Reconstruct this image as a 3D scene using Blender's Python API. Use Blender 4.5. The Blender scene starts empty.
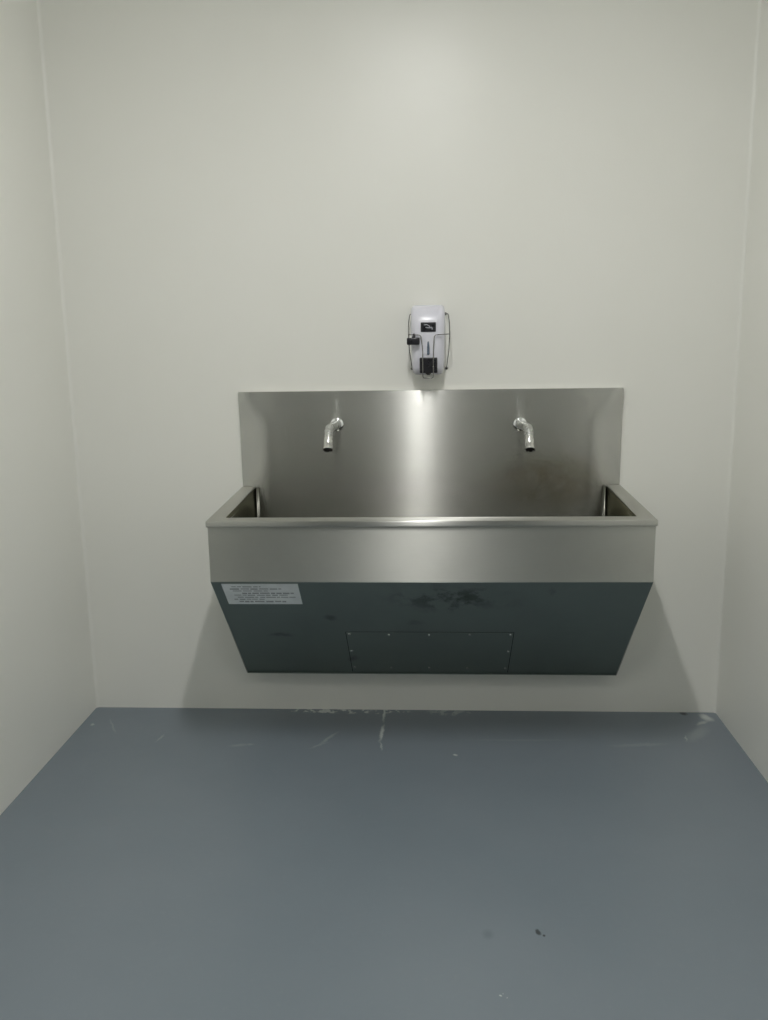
import bpy, bmesh, math, random
from mathutils import Vector, Matrix
random.seed(4)
S = bpy.context.scene
COL = S.collection

# ------------------------------------------------------------------ camera, light, exposure
cam_d = bpy.data.cameras.new('camera')
cam = bpy.data.objects.new('camera', cam_d); COL.objects.link(cam)
cam_d.sensor_fit = 'VERTICAL'; cam_d.sensor_height = 36.0
cam_d.lens = 873.28 / 1020 * 36.0
cam_d.clip_start = 0.05
R_ = Vector((0.99848355, 0.05305943, -0.01467317))
U_ = Vector((0.00387352, 0.19816332, 0.98016136))
F_ = Vector((-0.05491449, 0.97873183, -0.19765729))
m3 = Matrix((R_, U_, -F_)).transposed()
cam.matrix_world = Matrix.Translation((0.0117, -3.4516, 1.5597)) @ m3.to_4x4()
S.camera = cam

w = bpy.data.worlds.new('world'); S.world = w; w.use_nodes = True
w.node_tree.nodes['Background'].inputs[0].default_value = (0.0, 0.0, 0.0, 1)

LAMP_W, LAMP_L, LAMP_P = 0.06, 0.60, 17.5
LAMP_AT = (-0.058, -1.80, 3.02)
ld = bpy.data.lights.new('ceiling_lamp', 'AREA'); ld.shape = 'RECTANGLE'
ld.size, ld.size_y = LAMP_W, LAMP_L; ld.energy = LAMP_P; ld.color = (1.0, 0.99, 0.965)
lo = bpy.data.objects.new('ceiling_lamp', ld); COL.objects.link(lo); lo.location = LAMP_AT
LAMP2_AT = (-0.13, -3.30, 3.02)                   # added fill lamp, unseen, overhead near the camera
ld2 = bpy.data.lights.new('rear_fill_lamp', 'AREA'); ld2.shape = 'RECTANGLE'
ld2.size, ld2.size_y = 0.07, 0.60; ld2.energy = 8.5; ld2.color = (1.0, 0.99, 0.975)
lo2 = bpy.data.objects.new('rear_fill_lamp', ld2); COL.objects.link(lo2); lo2.location = LAMP2_AT

S.view_settings.view_transform = 'Standard'; S.view_settings.look = 'None'
S.view_settings.gamma = 1.0; S.view_settings.use_curve_mapping = False
S.view_settings.exposure = 0.18
S.cycles.max_bounces = 12; S.cycles.diffuse_bounces = 8; S.cycles.glossy_bounces = 6
S.cycles.sample_clamp_indirect = 3.0

XL, XR, YF, ZC = -1.4346, 1.182, -4.0, 3.08      # room: left, right, behind the camera, ceiling

# ------------------------------------------------------------------ node helpers
def mat(name, base=(0.5, 0.5, 0.5), rough=0.5, metal=0.0, spec=0.5):
    m = bpy.data.materials.new(name); m.use_nodes = True
    b = m.node_tree.nodes['Principled BSDF']
    b.inputs['Base Color'].default_value = (*base, 1); b.inputs['Roughness'].default_value = rough
    b.inputs['Metallic'].default_value = metal; b.inputs['Specular IOR Level'].default_value = spec
    return m, m.node_tree, b
def nd(t, kind, **kw):
    n = t.nodes.new(kind)
    for k, v in kw.items(): setattr(n, k, v)
    return n
def coord(t, kind='Object'): return nd(t, 'ShaderNodeTexCoord').outputs[kind]
def noise(t, vec, scale, detail=3, rough=0.5, stretch=None):
    if stretch:
        mp = nd(t, 'ShaderNodeMapping'); mp.inputs['Scale'].default_value = stretch
        t.links.new(vec, mp.inputs['Vector']); vec = mp.outputs[0]
    n = nd(t, 'ShaderNodeTexNoise'); n.inputs['Scale'].default_value = scale
    n.inputs['Detail'].default_value = detail; n.inputs['Roughness'].default_value = rough
    t.links.new(vec, n.inputs['Vector']); return n
def rng(t, val, a, b, c=0.0, d=1.0, smooth=True):
    n = nd(t, 'ShaderNodeMapRange'); n.interpolation_type = 'SMOOTHSTEP' if smooth else 'LINEAR'
    for i, v in enumerate((a, b, c, d)): n.inputs[i + 1].default_value = v
    t.links.new(val, n.inputs[0]); return n.outputs[0]
def mth(t, op, a, b=None):
    n = nd(t, 'ShaderNodeMath', operation=op)
    for i, v in enumerate((a, b)):
        if v is None: continue
        if isinstance(v, (int, float)): n.inputs[i].default_value = v
        else: t.links.new(v, n.inputs[i])
    return n.outputs[0]
def mixc(t, fac, a, b):
    n = nd(t, 'ShaderNodeMix', data_type='RGBA')
    if isinstance(fac, (int, float)): n.inputs[0].default_value = fac
    else: t.links.new(fac, n.inputs[0])
    for i, v in ((6, a), (7, b)):
        if isinstance(v, tuple): n.inputs[i].default_value = (*v, 1)
        else: t.links.new(v, n.inputs[i])
    return n.outputs[2]
def bump(t, b, h, strength, dist):
    n = nd(t, 'ShaderNodeBump'); n.inputs['Strength'].default_value = strength
    n.inputs['Distance'].default_value = dist
    t.links.new(h, n.inputs['Height']); t.links.new(n.outputs[0], b.inputs['Normal'])
def blob(t, vec, loc, size, rot=0.0, hard=0.4, wob=None):
    """soft ellipse mask, a mark with a shape of its own; size = half extents"""
    if wob:
        n = noise(t, vec, wob[0], 3)
        sub = nd(t, 'ShaderNodeVectorMath', operation='SUBTRACT'); sub.inputs[1].default_value = (.5, .5, .5)
        t.links.new(n.outputs['Color'], sub.inputs[0])
        sc = nd(t, 'ShaderNodeVectorMath', operation='SCALE'); sc.inputs['Scale'].default_value = wob[1]
        t.links.new(sub.outputs[0], sc.inputs[0])
        ad = nd(t, 'ShaderNodeVectorMath', operation='ADD')
        t.links.new(vec, ad.inputs[0]); t.links.new(sc.outputs[0], ad.inputs[1]); vec = ad.outputs[0]
    mp = nd(t, 'ShaderNodeMapping', vector_type='TEXTURE')
    mp.inputs['Location'].default_value = loc; mp.inputs['Scale'].default_value = size
    mp.inputs['Rotation'].default_value = (0, 0, rot) if not isinstance(rot, tuple) else rot
    t.links.new(vec, mp.inputs['Vector'])
    ln = nd(t, 'ShaderNodeVectorMath', operation='LENGTH'); t.links.new(mp.outputs[0], ln.inputs[0])
    return rng(t, ln.outputs['Value'], 1.0, hard, 0.0, 1.0)

# ------------------------------------------------------------------ materials
def wall_material():
    m, t, b = mat('off_white_wall_paint', (.75, .755, .70), .38, 0, .5)
    c = coord(t)
    n = noise(t, c, 2.2, 4)
    t.links.new(mixc(t, rng(t, n.outputs[0], .3, .7), (.82, .82, .777), (.83, .83, .79)), b.inputs['Base Color'])
    f = noise(t, c, 160, 2)
    bump(t, b, f.outputs[0], .12, .002)
    t.links.new(rng(t, noise(t, c, 3, 2).outputs[0], .3, .7, .36, .38), b.inputs['Roughness'])
    return m
M_wall = wall_material()

def floor_material():
    m, t, b = mat('blue_grey_floor_paint', (.17, .22, .25), .36, 0, .5)
    c = coord(t)
    n = noise(t, c, 1.3, 5)
    col = mixc(t, rng(t, n.outputs[0], .3, .7), (.178, .214, .248), (.195, .230, .264))
    n2 = noise(t, c, 55, 4)
    col = mixc(t, rng(t, n2.outputs[0], .55, .8, 0, .12), col, (.26, .29, .31))
    # scuffs and chips
    scuffs = [((-.192, -.03, 0), (.008, .12, 1), .02, 1), ((-.192, -.22, 0), (.011, .10, 1), -.05, 1), ((-.188, -.33, 0), (.006, .05, 1), .1, .6),
              ((.095, -.399, 0), (.013, .010, 1), 0, 1), ((-.40, -.27, 0), (.011, .085, 1), -.5, .3), ((-.43, -.33, 0), (.010, .06, 1), -.9, .22),
              ((-1.07, -.284, 0), (.006, .05, 1), -.2, .22), ((-1.30, -.18, 0), (.008, .10, 1), .5, .18), ((-1.39, -.17, 0), (.012, .018, 1), 0, .5),
              ((-.74, -.337, 0), (.05, .016, 1), .2, .16), ((-.70, -.33, 0), (.02, .012, 1), 0, .18),
              ((.995, -.24, 0), (.005, .035, 1), -.2, .5), ((1.10, -.10, 0), (.05, .015, 1), .6, .45), ((1.13, -.05, 0), (.03, .05, 1), .3, .8),
              ((1.05, -.20, 0), (.045, .12, 1), -.7, .16), ((.80, -.30, 0), (.15, .02, 1), .1, .12), ((.35, -.27, 0), (.28, .012, 1), .02, .08),
              ((.17, -1.62, 0), (.005, .004, 1), 0, .9), ((.178, -1.612, 0), (.003, .003, 1), 0, .6), ((.185, -1.627, 0), (.003, .003, 1), 0, .5)]
    total = None
    for loc, size, rot, amt in scuffs:
        k = mth(t, 'MULTIPLY', blob(t, c, loc, size, rot, .2, (38, .02)), amt)
        total = k if total is None else mth(t, 'MAXIMUM', total, k)
    # flakes along the wall
    chips = rng(t, noise(t, c, 26, 5, .65).outputs[0], .50, .57)
    band = blob(t, c, (-.36, -.012, 0), (.33, .035, 1), 0, .55, (12, .02))
    total = mth(t, 'MAXIMUM', total, mth(t, 'MULTIPLY', mth(t, 'MULTIPLY', chips, band), 1.0))
    band2 = blob(t, c, (.08, -.02, 0), (.12, .045, 1), 0, .3, (12, .02))
    total = mth(t, 'MAXIMUM', total, mth(t, 'MULTIPLY', mth(t, 'MULTIPLY', chips, band2), .45))
    col = mixc(t, total, col, (.58, .61, .60))
    dk = mth(t, 'MAXIMUM', blob(t, c, (.288, -1.386, 0), (.009, .016, 1), .3, .4, (60, .01)),
             mth(t, 'MAXIMUM', blob(t, c, (1.048, -.012, 0), (.022, .022, 1), .2, .4, (50, .02)),
             mth(t, 'MAXIMUM', blob(t, c, (.302, -1.40, 0), (.005, .006, 1), 0, .4),
                 mth(t, 'MULTIPLY', blob(t, c, (.155, -1.40, 0), (.022, .028, 1), 0, .1), .25))))
    col = mixc(t, dk, col, (.035, .045, .05))
    t.links.new(col, b.inputs['Base Color'])
    t.links.new(rng(t, noise(t, c, 3, 4).outputs[0], .3, .7, .32, .42), b.inputs['Roughness'])
    bump(t, b, noise(t, c, 7, 3).outputs[0], .10, .01)
    return m
M_floor = floor_material()

def steel(name, base, rough, aniso=.8, core=None, grain=0, stains_glints=None):
    m, t, b = mat(name, base, rough, 1.0)
    c = coord(t)
    # horizontal brushing
    g = noise(t, c, 420, 3, .6, (.03, .6, 1.0))
    t.links.new(rng(t, g.outputs[0], .3, .7, rough * .97, rough * 1.03), b.inputs['Roughness'])
    col = mixc(t, rng(t, g.outputs[0], .25, .75), tuple(v * .985 for v in base), tuple(min(1, v * 1.015) for v in base))
    cloud = noise(t, c, 4.0, 5, .6)
    col = mixc(t, rng(t, cloud.outputs[0], .35, .75, 0, .28), col, tuple(v * .78 for v in base))
    if stains_glints: col = stains_glints(t, c, col)
    t.links.new(col, b.inputs['Base Color'])
    b.inputs['Anisotropic'].default_value = aniso
    b.inputs['Anisotropic Rotation'].default_value = .25
    geo = nd(t, 'ShaderNodeNewGeometry')
    cr = nd(t, 'ShaderNodeVectorMath', operation='CROSS_PRODUCT'); cr.inputs[1].default_value = (.003, .01, 1)
    t.links.new(geo.outputs['True Normal'], cr.inputs[0])
    nm = nd(t, 'ShaderNodeVectorMath', operation='NORMALIZE'); t.links.new(cr.outputs[0], nm.inputs[0])
    t.links.new(nm.outputs[0], b.inputs['Tangent'])
    if grain:
        # fine horizontal brushing: every tiny groove tips the surface a little up or down
        wn = nd(t, 'ShaderNodeTexWhiteNoise', noise_dimensions='3D'); sc = nd(t, 'ShaderNodeVectorMath', operation='SCALE')
        sc.inputs['Scale'].default_value = 9173.0; t.links.new(c, sc.inputs[0]); t.links.new(sc.outputs[0], wn.inputs['Vector'])
        sp = nd(t, 'ShaderNodeSeparateColor'); t.links.new(wn.outputs['Color'], sp.inputs[0])
        def tipped(amount):
            k = mth(t, 'MULTIPLY', mth(t, 'SUBTRACT', mth(t, 'ADD', sp.outputs[0], sp.outputs[1]), 1.0), amount)
            cb = nd(t, 'ShaderNodeCombineXYZ'); t.links.new(k, cb.inputs[2])
            ad = nd(t, 'ShaderNodeVectorMath', operation='ADD'); t.links.new(geo.outputs['Normal'], ad.inputs[0]); t.links.new(cb.outputs[0], ad.inputs[1])
            nn = nd(t, 'ShaderNodeVectorMath', operation='NORMALIZE'); t.links.new(ad.outputs[0], nn.inputs[0])
            return nn.outputs[0]
        t.links.new(tipped(grain), b.inputs['Normal'])
    if core:
        g2 = nd(t, 'ShaderNodeBsdfAnisotropic'); g2.inputs['Roughness'].default_value = core[0]
        g2.inputs['Anisotropy'].default_value = .95; g2.inputs['Rotation'].default_value = .25
        t.links.new(nm.outputs[0], g2.inputs['Tangent']); t.links.new(col, g2.inputs['Color'])
        if grain: t.links.new(tipped(core[2]), g2.inputs['Normal'])
        mx = nd(t, 'ShaderNodeMixShader'); mx.inputs[0].default_value = core[1]
        t.links.new(b.outputs[0], mx.inputs[1]); t.links.new(g2.outputs[0], mx.inputs[2])
        t.links.new(mx.outputs[0], t.nodes['Material Output'].inputs['Surface'])
    return m
STEEL = (.56, .56, .53)
def stain_glint_splash(t, c, col):
    for x, z, h, tilt in ((-.362, 1.29, .05, .0), (-.367, 1.248, .022, -.35), (.345, 1.29, .045, .06), (.351, 1.25, .022, .1)):  # pale streaks: blurred reflections of the spout flanges painted into the steel
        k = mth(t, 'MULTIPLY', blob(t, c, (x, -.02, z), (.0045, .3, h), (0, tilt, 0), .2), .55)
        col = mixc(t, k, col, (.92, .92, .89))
    k = mth(t, 'MULTIPLY', blob(t, c, (.47, -.02, .98), (.30, .3, .17), 0, .1, (6, .12)), rng(t, noise(t, c, 22, 5, .65).outputs[0], .25, .7, .35, .80))
    col = mixc(t, k, col, (.33, .29, .21))
    k = mth(t, 'MULTIPLY', rng(t, noise(t, c, 60, 3).outputs[0], .62, .72), .25)
    return mixc(t, k, col, (.40, .39, .36))
def st_under(t, c, col):
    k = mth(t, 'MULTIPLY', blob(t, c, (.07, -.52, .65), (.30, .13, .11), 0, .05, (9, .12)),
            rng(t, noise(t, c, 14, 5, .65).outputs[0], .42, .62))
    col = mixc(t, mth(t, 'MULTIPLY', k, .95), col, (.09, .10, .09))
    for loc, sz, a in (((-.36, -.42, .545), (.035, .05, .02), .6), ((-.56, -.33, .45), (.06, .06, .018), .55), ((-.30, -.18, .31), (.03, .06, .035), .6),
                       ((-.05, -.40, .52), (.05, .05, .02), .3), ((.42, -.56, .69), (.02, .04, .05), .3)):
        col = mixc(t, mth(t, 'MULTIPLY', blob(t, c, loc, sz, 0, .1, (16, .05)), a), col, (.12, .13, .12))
    return col
M_splash = steel('brushed_steel_backsplash', (.63, .63, .60), .265, 1.0, core=(.12, .36, .34), grain=.40, stains_glints=stain_glint_splash)
M_apron = steel('brushed_steel_apron', (.60, .60, .555), .37, .95, grain=.28)
M_under = steel('shaded_steel_underside', (.30, .345, .32), .36, .6, stains_glints=st_under)  # sink steel given a darker, greener base to stand in for floor reflection
M_rim = steel('brushed_steel_rim', (.53, .53, .50), .36, 1.0)
M_basin = steel('shaded_steel_basin', (.16, .16, .14), .24, .7)  # same sink steel, base and edge tint darkened for shade inside the basin
M_basin.node_tree.nodes['Principled BSDF'].inputs['Specular Tint'].default_value = (.30, .30, .28, 1)

M_chrome, t_, b_ = mat('polished_chrome', (.86, .87, .88), .07, 1.0)
t_.links.new(rng(t_, noise(t_, coord(t_), 40, 2).outputs[0], .3, .7, .05, .10), b_.inputs['Roughness'])
M_satin, t_, b_ = mat('satin_chrome', (.72, .72, .70), .24, 1.0)
t_.links.new(rng(t_, noise(t_, coord(t_), 90, 2).outputs[0], .3, .7, .21, .28), b_.inputs['Roughness'])
M_arm, t_, b_ = mat('worn_chrome', (.66, .67, .66), .28, 1.0)
t_.links.new(rng(t_, noise(t_, coord(t_), 70, 2).outputs[0], .3, .7, .25, .33), b_.inputs['Roughness'])
M_wire, t_, b_ = mat('steel_wire', (.24, .24, .23), .28, 1.0)
t_.links.new(rng(t_, noise(t_, coord(t_), 90, 2).outputs[0], .3, .7, .24, .34), b_.inputs['Roughness'])
M_white, t_, b_ = mat('bluish_white_plastic', (.72, .72, .80), .25)
t_.links.new(mixc(t_, rng(t_, noise(t_, coord(t_), 12, 3).outputs[0], .3, .7), (.70, .70, .785), (.74, .74, .815)), b_.inputs['Base Color'])
M_black, t_, b_ = mat('black_plastic', (.012, .012, .016), .30)
t_.links.new(rng(t_, noise(t_, coord(t_), 60, 3).outputs[0], .3, .7, .25, .38), b_.inputs['Roughness'])
M_dark, t_, b_ = mat('dark_bore', (.006, .006, .006), .7)
t_.links.new(mixc(t_, noise(t_, coord(t_), 60, 2).outputs[0], (.004, .004, .004), (.009, .009, .008)), b_.inputs['Base Color'])
M_grey, t_, b_ = mat('smoky_grey_window', (.10, .13, .18), .2)
t_.links.new(mixc(t_, noise(t_, coord(t_), 80, 2).outputs[0], (.09, .12, .17), (.13, .16, .21)), b_.inputs['Base Color'])
M_paper, t_, b_ = mat('label_paper', (.80, .83, .84), .45)
t_.links.new(mixc(t_, rng(t_, noise(t_, coord(t_), 18, 3).outputs[0], .35, .7), (.78, .81, .82), (.86, .89, .90)), b_.inputs['Base Color'])
M_ink, t_, b_ = mat('grey_print', (.22, .24, .25), .6)
t_.links.new(mixc(t_, noise(t_, coord(t_), 60, 3).outputs[0], (.24, .26, .27), (.50, .52, .53)), b_.inputs['Base Color'])
M_logo, t_, b_ = mat('pale_logo_print', (.35, .36, .42), .5)
t_.links.new(mixc(t_, noise(t_, coord(t_), 90, 2).outputs[0], (.30, .31, .36), (.42, .43, .48)), b_.inputs['Base Color'])
M_diff, t_, b_ = mat('light_housing_white', (.8, .8, .8), .5)

# ------------------------------------------------------------------ mesh helpers
def link(name, bm, m, parent=None, smooth=None):
    me = bpy.data.meshes.new(name); bmesh.ops.recalc_face_normals(bm, faces=bm.faces[:])
    bm.to_mesh(me); bm.free(); me.materials.append(m)
    o = bpy.data.objects.new(name, me); COL.objects.link(o)
    if parent:
        o.parent = parent; o.matrix_parent_inverse = parent.matrix_world.inverted()
    if smooth is not None:
        for p in me.polygons: p.use_smooth = True
        me.set_sharp_from_angle(angle=math.radians(smooth))
    return o
def box(bm, lo, hi, bev=0.0, seg=2):
    r = bmesh.ops.create_cube(bm, size=1.0)
    for v in r['verts']:
        v.co = Vector([(lo[i] + hi[i]) / 2 + v.co[i] * (hi[i] - lo[i]) for i in range(3)])
    if bev:
        es = list({e for v in r['verts'] for e in v.link_edges})
        bmesh.ops.bevel(bm, geom=es, offset=bev, segments=seg, profile=.5, affect='EDGES')
def prism(bm, pts, ax, a, b, bev=0.0, seg=2):
    """pts: outline in the two axes other than ax, extruded from a to b"""
    def P(p, k):
        q = list(p); q.insert(ax, k); return q
    A = [bm.verts.new(P(p, a)) for p in pts]; B = [bm.verts.new(P(p, b)) for p in pts]
    fs = [bm.faces.new(A), bm.faces.new(B[::-1])]
    n = len(pts)
    for i in range(n): fs.append(bm.faces.new((A[i], B[i], B[(i + 1) % n], A[(i + 1) % n])))
    if bev:
        es = list({e for f in fs for e in f.edges})
        bmesh.ops.bevel(bm, geom=es, offset=bev, segments=seg, profile=.5, affect='EDGES')
def tube(bm, pts, rad, n=16, caps=True):
    pts = [Vector(p) for p in pts]
    rs = rad if isinstance(rad, (list, tuple)) else [rad] * len(pts)
    rings = []; prev = None
    for i, p in enumerate(pts):
        d = (pts[min(i + 1, len(pts) - 1)] - pts[max(i - 1, 0)]).normalized()
        if prev is None:
            u = d.orthogonal().normalized()
        else:
            u = (prev - d * prev.dot(d)).normalized()
        prev = u; v = d.cross(u)
        rings.append([bm.verts.new(p + (u * math.cos(2 * math.pi * k / n) + v * math.sin(2 * math.pi * k / n)) * rs[i]) for k in range(n)])
    for a, b in zip(rings, rings[1:]):
        for k in range(n): bm.faces.new((a[k], a[(k + 1) % n], b[(k + 1) % n], b[k]))
    if caps:
        bm.faces.new(rings[0][::-1]); bm.faces.new(rings[-1])
def lathe(bm, prof, o, axis, n=32):
    """prof: (distance along axis, radius)"""
    axis = Vector(axis).normalized(); u = axis.orthogonal().normalized(); v = axis.cross(u); o = Vector(o)
    rings = []
    for d, r in prof:
        c = o + axis * d
        rings.append([bm.verts.new(c + (u * math.cos(2 * math.pi * k / n) + v * math.sin(2 * math.pi * k / n)) * max(r, 1e-5)) for k in range(n)])
    for a, b in zip(rings, rings[1:]):
        for k in range(n): bm.faces.new((a[k], a[(k + 1) % n], b[(k + 1) % n], b[k]))
    bmesh.ops.remove_doubles(bm, verts=[x for r in rings for x in r], dist=2e-5)
def smooth_path(pts, rad, seg=8):
    """round the inner corners of a polyline"""
    P = [Vector(p) for p in pts]; out = [P[0]]
    for i in range(1, len(P) - 1):
        a, b, c = P[i - 1], P[i], P[i + 1]
        r = min(rad, (a - b).length * .49, (c - b).length * .49)
        s = b + (a - b).normalized() * r; e = b + (c - b).normalized() * r
        for k in range(seg + 1):
            q = k / seg; out.append(s * (1 - q) ** 2 + b * 2 * q * (1 - q) + e * q * q)
    out.append(P[-1]); return out
def thing(name, loc, label, cat, group=None):
    o = bpy.data.objects.new(name, None); COL.objects.link(o); o.location = loc
    o.empty_display_size = .1
    o['label'] = label; o['category'] = cat
    if group: o['group'] = group
    bpy.context.view_layer.update()
    return o
def struct(name, bm, m, label, cat, smooth=None):
    o = link(name, bm, m, smooth=smooth); o['kind'] = 'structure'; o['label'] = label; o['category'] = cat
    return o

# ------------------------------------------------------------------ the room
T = .12
bm = bmesh.new(); box(bm, (XL - T, YF - T, -.1), (XR + T, T, 0)); struct('floor', bm, M_floor, 'blue-grey painted floor with pale scuffs near the far wall', 'floor')
bm = bmesh.new(); box(bm, (XL - T, YF - T, ZC), (XR + T, T, ZC + .1)); struct('ceiling', bm, M_wall, 'off-white ceiling above the room', 'ceiling')
bm = bmesh.new(); box(bm, (XL - T, 0, 0), (XR + T, T, ZC)); struct('wall_back', bm, M_wall, 'off-white glossy wall carrying the steel sink', 'wall')
bm = bmesh.new(); box(bm, (XL - T, YF, 0), (XL, 0, ZC)); struct('wall_left', bm, M_wall, 'off-white side wall left of the sink', 'wall')
bm = bmesh.new(); box(bm, (XR, YF, 0), (XR + T, 0, ZC)); struct('wall_right', bm, M_wall, 'off-white side wall right of the sink', 'wall')
bm = bmesh.new(); box(bm, (XL - T, YF - T, 0), (XR + T, YF, ZC)); struct('wall_front', bm, M_wall, 'off-white wall facing the sink', 'wall')
M_door, t_, b_ = mat('added_door_paint', (.10, .105, .10), .4)  # unseen door added to darken what the steel reflects
t_.links.new(mixc(t_, noise(t_, coord(t_), 3, 3).outputs[0], (.22, .225, .215), (.26, .265, .255)), b_.inputs['Base Color'])
bm = bmesh.new(); box(bm, (-1.37, YF - .01, .005), (1.11, YF + .035, 2.6), .003); dr = struct('added_door_1', bm, M_door, 'added wide dark grey door, unseen, darkening the steel reflections', 'door')
bm = bmesh.new(); tube(bm, smooth_path([(.60, YF + .036, 1.0), (.60, YF + .09, 1.0), (.60, YF + .09, 1.25), (.60, YF + .036, 1.25)], .02), .011, 12); link('added_door_handle', bm, M_satin, dr, 40)
def cove(x, sx, name, label):
    bm = bmesh.new(); r = .014; pts = [(x, 0.0)]
    # concave quarter between the side wall and the back wall
    n = 12
    for k in range(n + 1):
        a = math.pi / 2 * k / n
        pts.append((x + sx * (r - r * math.sin(a)), -(r - r * math.cos(a))))
    prism(bm, pts, 2, 0, ZC)
    struct(name, bm, M_wall, label, 'corner trim', smooth=40)
cove(XL, 1, 'trim_1', 'rounded off-white cove in the left far corner')
cove(XR, -1, 'trim_2', 'rounded off-white cove in the right far corner')

# ceiling light (out of view, seen only as a reflection)
cl = thing('ceiling_light', (LAMP_AT[0], LAMP_AT[1], ZC), 'narrow white ceiling light above the floor in front of the sink', 'ceiling light')
bm = bmesh.new(); box(bm, (LAMP_AT[0] - .045, LAMP_AT[1] - .34, LAMP_AT[2] + .046), (LAMP_AT[0] + .045, LAMP_AT[1] + .34, ZC), .003); link('housing', bm, M_diff, cl)
M_glow, t_, b_ = mat('lit_diffuser', (.8, .8, .8), .5)
b_.inputs['Emission Color'].default_value = (1.0, .99, .965, 1); b_.inputs['Emission Strength'].default_value = 46.0
bm = bmesh.new(); box(bm, (LAMP_AT[0] - .03, LAMP_AT[1] - .30, LAMP_AT[2] + .003), (LAMP_AT[0] + .03, LAMP_AT[1] + .30, LAMP_AT[2] + .046)); link('diffuser', bm, M_glow, cl)
cl = thing('ceiling_light', (LAMP2_AT[0], LAMP2_AT[1], ZC), 'added narrow white fill light on the ceiling, unseen', 'ceiling light')  # housing added to go with the fill lamp
bm = bmesh.new(); box(bm, (LAMP2_AT[0] - .07, LAMP2_AT[1] - .32, LAMP2_AT[2] + .004), (LAMP2_AT[0] + .07, LAMP2_AT[1] + .32, ZC), .004); link('housing', bm, M_diff, cl)

# ------------------------------------------------------------------ the sink
W = .75; ZT = 1.3427; ZR = .9483; YR = -.6076; ZFB = .7342; ZB = .2030; YB = -.1050; YS = -.02
sk = thing('wash_trough_sink', (0, 0, ZB), 'long brushed stainless steel wash sink with tall backsplash, mounted on the far wall', 'sink')

def backsplash():
    # folded sheet whose two end strips lean very slightly back towards the wall
    bm = bmesh.new(); NX, NZ = 120, 30; z0 = .74
    def sstep(a): a = max(0, min(1, a)); return a * a * (3 - 2 * a)
    F, Bk = [], []
    for j in range(NZ + 1):
        z = z0 + (ZT - z0) * j / NZ; rowf = []; rowb = []
        xb = .663 + .075 * sstep((z - 1.20) / .14)
        for i in range(NX + 1):
            x = -W + 2 * W * i / NX
            u = max(0, abs(x) - xb); tilt = .12; rr = .018
            dy = tilt * (u * u / (2 * rr) if u < rr else u - rr / 2)
            g = (abs(x) - xb + .02) / .02
            dy += -.0006 * math.exp(-g * g)
            rowf.append(bm.verts.new((x, YS + min(dy, .015), z))); rowb.append(bm.verts.new((x, -.0005, z)))
        F.append(rowf); Bk.append(rowb)
    for j in range(NZ):
        for i in range(NX):
            bm.faces.new((F[j][i], F[j][i + 1], F[j + 1][i + 1], F[j + 1][i]))
            bm.faces.new((Bk[j][i], Bk[j + 1][i], Bk[j + 1][i + 1], Bk[j][i + 1]))
        bm.faces.new((F[j][0], F[j + 1][0], Bk[j + 1][0], Bk[j][0])); bm.faces.new((F[j][NX], Bk[j][NX], Bk[j + 1][NX], F[j + 1][NX]))
    for i in range(NX):
        bm.faces.new((F[NZ][i], F[NZ][i + 1], Bk[NZ][i + 1], Bk[NZ][i])); bm.faces.new((F[0][i], Bk[0][i], Bk[0][i + 1], F[0][i + 1]))
    return bm
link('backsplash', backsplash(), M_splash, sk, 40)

# rim: U of folded steel round the basin
def ring(bm, x1, y0, y1, z0, z1, wd, yi):
    O = [(-x1, y1), (-x1, y0), (x1, y0), (x1, y1), (x1 - wd, y1), (x1 - wd, yi), (-x1 + wd, yi), (-x1 + wd, y1)]
    prism(bm, O, 2, z0, z1, .003, 3)
bm = bmesh.new(); ring(bm, W + .003, YR, YS - .0006, ZR - .021, ZR, .055, YR + .050)
def rise(v, x=0.0): v.co.z += .017 * (v.co.y - YR) / -YR      # the rim climbs slightly towards the wall
for v in bm.verts: rise(v)
link('rim', bm, M_rim, sk, 40)

# basin liner: plan outline with rounded corners, open at the back against the backsplash
bm = bmesh.new()
xi, yi_, rc = .6975, YR + .0505, .013
plan = smooth_path([(-xi + .017, YS - .0012, 0), (-xi, YS - .0012, 0), (-xi, yi_, 0), (xi, yi_, 0), (xi, YS - .0012, 0), (xi - .017, YS - .0012, 0)], rc, 6)
zt_, zb_ = ZR - .0035, .755
top = [bm.verts.new((p.x, p.y, zt_)) for p in plan]; bot = [bm.verts.new((p.x, p.y, zb_ - .02 * (p.y / YR if False else 0))) for p in plan]
for i in range(len(plan) - 1): bm.faces.new((top[i], top[i + 1], bot[i + 1], bot[i]))
bm.faces.new(bot)
for v in top: rise(v)
bs = link('basin', bm, M_basin, sk, 40)
sd = bs.modifiers.new('thickness', 'SOLIDIFY'); sd.thickness = .0012; sd.offset = 0

# outer skins
bm = bmesh.new(); box(bm, (-W + .002, YR + .0085, ZFB), (W - .002, YR + .0115, ZR - .0205), .0008, 1); link('apron', bm, M_apron, sk)
d = Vector((0, YB - YR, ZB - ZFB)).normalized(); nrm = Vector((0, d.z, -d.y))   # outward (down and forward)
def slab(bm, x0, x1, s0, s1, t0, t1, bev=0, skew=0):
    """box on the sloping underside; s runs down the slope from the apron, t outwards"""
    o = Vector((0, YR + .0085, ZFB))
    P = lambda x, s, t: Vector((x, 0, 0)) + o + d * s + nrm * t
    r = bmesh.ops.create_cube(bm, size=1.0)
    for v in r['verts']:
        q = v.co + Vector((.5, .5, .5))
        v.co = P(x0 + (x1 - x0) * q.x, s0 + (s1 - s0) * q.y, t0 + (t1 - t0) * q.z)
    if bev:
        bmesh.ops.bevel(bm, geom=list({e for v in r['verts'] for e in v.link_edges}), offset=bev, segments=2, profile=.5, affect='EDGES')
SL = Vector((0, YB - YR, ZB - ZFB)).length
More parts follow.
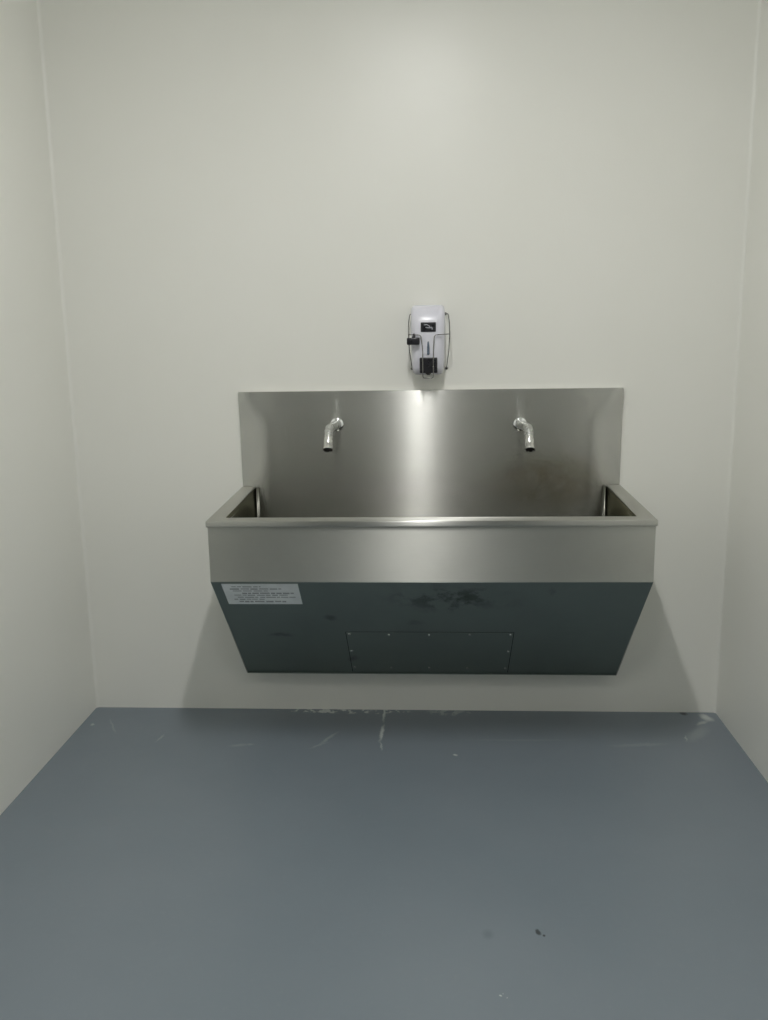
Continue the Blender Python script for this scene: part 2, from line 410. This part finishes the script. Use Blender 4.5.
bm = bmesh.new(); slab(bm, -W + .002, W - .002, .001, SL, -.003, 0, .0006); link('underside_panel', bm, M_under, sk)
for sx in (-1, 1):
    bm = bmesh.new(); x = sx * (W - .0025)
    prism(bm, [(YR + .0118, ZR - .022), (YR + .0118, ZFB + .001), (YB, ZB + .0025), (-.0008, ZB + .0025), (-.0008, .738), (-.0008 + YS, .738), (YS - .0008, ZR - .008)], 0, x - .0015 * sx, x + .0015 * sx)
    link('side_panel', bm, M_apron, sk)
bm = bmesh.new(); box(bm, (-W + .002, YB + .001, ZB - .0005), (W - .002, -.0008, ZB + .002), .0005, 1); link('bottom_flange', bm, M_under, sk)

ap = None
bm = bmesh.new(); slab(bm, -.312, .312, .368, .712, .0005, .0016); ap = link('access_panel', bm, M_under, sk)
bm = bmesh.new(); slab(bm, -.3145, .3145, .3655, .7145, .0002, .0006); link('panel_outline', bm, M_dark, ap)  # thin dark outline standing in for the groove round the panel
def slope_s(p): return (Vector(p) - Vector((0, YR + .0085, ZFB))).dot(d)
for x, y, z in [(-.301, -.340, .462), (-.152, -.332, .455), (-.001, -.333, .455), (.150, -.334, .456), (.301, -.341, .463), (-.302, -.235, .355), (.302, -.237, .358),
                (-.301, -.132, .252), (-.154, -.130, .25), (-.002, -.132, .25), (.150, -.130, .249), (.301, -.131, .251)]:
    bm = bmesh.new(); s = slope_s((0, y, z)); s = max(.382, min(.698, s))
    o = Vector((x, YR + .0085, ZFB)) + d * s + nrm * .0015
    lathe(bm, [(0, .0045), (.0008, .0045), (.0022, .0035), (.0026, 0)], o, nrm, 14)
    link('screw', bm, M_satin, ap, 40)

# paper label on the underside
bm = bmesh.new(); slab(bm, -.714, -.449, .012, .153, .0004, .0012); lb = link('label_sticker', bm, M_paper, sk)
lb['label'] = 'pale printed paper sticker'
bm = bmesh.new(); s = .028
rows = [(.02, .13, .006), (.012, .20, .0075), (.02, .15, .005), (.05, .24, .009), (.02, .22, .006), (.03, .25, .007), (.015, .13, .006), (.03, .205, .009)]
for k, (a, b, h) in enumerate(rows):
    x = -.714 + .012 + a; xe = -.714 + b
    while x < xe:
        l = random.uniform(.010, .034); hh = h * random.uniform(.7, 1.1)
        slab(bm, x, min(x + l, xe + .004), s, s + hh, .0013, .0016); x += l + random.uniform(.003, .007)
    s += .0145
link('printed_text', bm, M_ink, lb)

# ------------------------------------------------------------------ spouts
def spout(x, z, yaw, label):
    """wall spout: flange, straight arm, bent down outlet"""
    t = thing('wall_spout', (x, YS, z), label, 'spout', 'wall spouts on the backsplash')
    Y0 = YS - .0002
    bm = bmesh.new(); lathe(bm, [(0, 0), (0, .026), (.003, .026), (.006, .022), (.007, .014), (.012, .013), (.012, 0)], (x, Y0, z), (0, -1, 0), 36); link('flange', bm, M_chrome, t, 35)
    dx = math.sin(yaw); dy = -math.cos(yaw)
    A = Vector((x, Y0 - .009, z)); arm = .112
    E = A + Vector((dx, dy, -.03)).normalized() * arm
    tip_dir = Vector((0, -.58, -.80)).normalized()
    B = E + tip_dir * .088
    path = smooth_path([A, E, B], .016, 10)
    bm = bmesh.new(); tube(bm, path[:-1] + [B - tip_dir * .03], .0163, 24); link('spout_arm', bm, M_arm, t, 50)
    bm = bmesh.new(); o = B - tip_dir * .050
    lathe(bm, [(0, .0164), (0, .0174), (.030, .0178), (.0315, .0174), (.033, .0178), (.046, .0184), (.052, .0192), (.0545, .0190), (.0545, .0166), (.020, .0160)], o, tip_dir, 32)
    link('nozzle', bm, M_satin, t, 35)
    bm = bmesh.new(); lathe(bm, [(.049, 0), (.049, .0165), (.050, .0165), (.050, 0)], o, tip_dir, 24); link('outlet', bm, M_dark, t)
    return t
spout(-.362, 1.212, -.16, 'left chrome wall spout bent downwards, turned slightly towards the left wall')
spout(.356, 1.207, .19, 'right chrome wall spout bent downwards, turned slightly towards the right wall')

# ------------------------------------------------------------------ soap dispenser
DX = 0.0
sp = thing('soap_dispenser', (DX, 0, 1.40), 'white wall soap dispenser in a wire bracket, mounted above the steel backsplash', 'soap dispenser')
# body: side profile (y, z, half width)
def body():
    bm = bmesh.new()
    rows = [(1.405, .028, .060, .050), (1.412, .040, .078, .057), (1.430, .046, .088, .061), (1.470, .050, .098, .0635), (1.520, .052, .104, .0645), (1.570, .052, .106, .065),
            (1.605, .050, .102, .065), (1.630, .045, .092, .0645), (1.650, .036, .074, .063), (1.660, .028, .056, .059), (1.665, .016, .034, .050)]
    rings = []
    for z, _, dep, hw in rows:
        rr = []
        n = 40
        for k in range(n):
            a = 2 * math.pi * k / n
            ca, sa = math.cos(a), math.sin(a)
            e = .42
            px = hw * math.copysign(abs(ca) ** e, ca)
            py = dep / 2 * math.copysign(abs(sa) ** .80, sa)
            rr.append(bm.verts.new((DX + px - .001, -.008 - dep / 2 + py, z)))
        rings.append(rr)
    for a, b in zip(rings, rings[1:]):
        for k in range(len(a)): bm.faces.new((a[k], a[(k + 1) % len(a)], b[(k + 1) % len(a)], b[k]))
    bm.faces.new(rings[0][::-1]); bm.faces.new(rings[-1])
    return bm
link('housing', body(), M_white, sp, 60)
bm = bmesh.new(); box(bm, (-.05, -.009, 1.415), (.05, -.0006, 1.655), .002); link('wall_plate', bm, M_white, sp)
bm = bmesh.new(); box(bm, (-.028, -.118, 1.565), (.029, -.105, 1.600), .003, 3); sw = link('sensor_window', bm, M_black, sp)
sw['label'] = 'small black window with a pale emblem'
bm = bmesh.new()
tube(bm, smooth_path([(-.016, -.1187, 1.590), (-.004, -.1187, 1.592), (.006, -.1187, 1.584)], .006, 5), .0016, 8)
tube(bm, smooth_path([(-.010, -.1187, 1.581), (.004, -.1187, 1.579), (.014, -.1187, 1.582), (.015, -.1187, 1.573)], .005, 5), .0020, 8)
tube(bm, [(.002, -.1187, 1.588), (.010, -.1187, 1.578)], .0016, 8)
link('emblem', bm, M_logo, sw)
bm = bmesh.new(); box(bm, (-.005, -.1125, 1.480), (.005, -.1045, 1.532), .003, 3); link('level_window', bm, M_grey, sp, 50)
bm = bmesh.new(); box(bm, (-.033, -.112, 1.412), (.034, -.060, 1.470), .004, 3); pn = link('pump_cover', bm, M_black, sp)
bm = bmesh.new(); lathe(bm, [(0, .011), (.004, .011), (.006, .007), (.008, .006), (.008, 0)], (0, -.088, 1.412), (0, 0, -1), 20); link('nozzle', bm, M_black, pn, 40)
# wire bracket
r = .0019
bm = bmesh.new()
for sx in (-1, 1):
    x0, x1 = .073 * sx + .003, .077 * sx + .003
    tube(bm, smooth_path([(x0 - .010 * sx, -.002, 1.632), (x0, -.045, 1.632), (x1, -.075, 1.600), (x1, -.118, 1.556), (x1 - .002 * sx, -.075, 1.500), (x0 - .006 * sx, -.002, 1.425)], .016, 6), r, 8)
    for z in (1.632, 1.425):
        lathe(bm, [(0, .0), (0, .006), (.003, .005), (.004, 0)], (x0 - (.010 if z > 1.5 else .006) * sx, -.0006, z), (0, -1, 0), 12)
tube(bm, smooth_path([(-.074, -.118, 1.556), (-.027, -.124, 1.553), (-.021, -.126, 1.500), (-.021, -.126, 1.394), (.019, -.126, 1.394), (.019, -.126, 1.500), (.023, -.124, 1.553), (.080, -.118, 1.556)], .010, 6), r, 8)
link('wire_bracket', bm, M_wire, sp, 60)
# clamp knob
bm = bmesh.new(); box(bm, (-.080, -.134, 1.518), (-.032, -.108, 1.544), .004, 3)
lathe(bm, [(0, .007), (.006, .0065), (.012, .004), (.016, .0035), (.016, 0)], (-.054, -.121, 1.543), (0, 0, 1), 16)
link('clamp', bm, M_black, sp, 50)
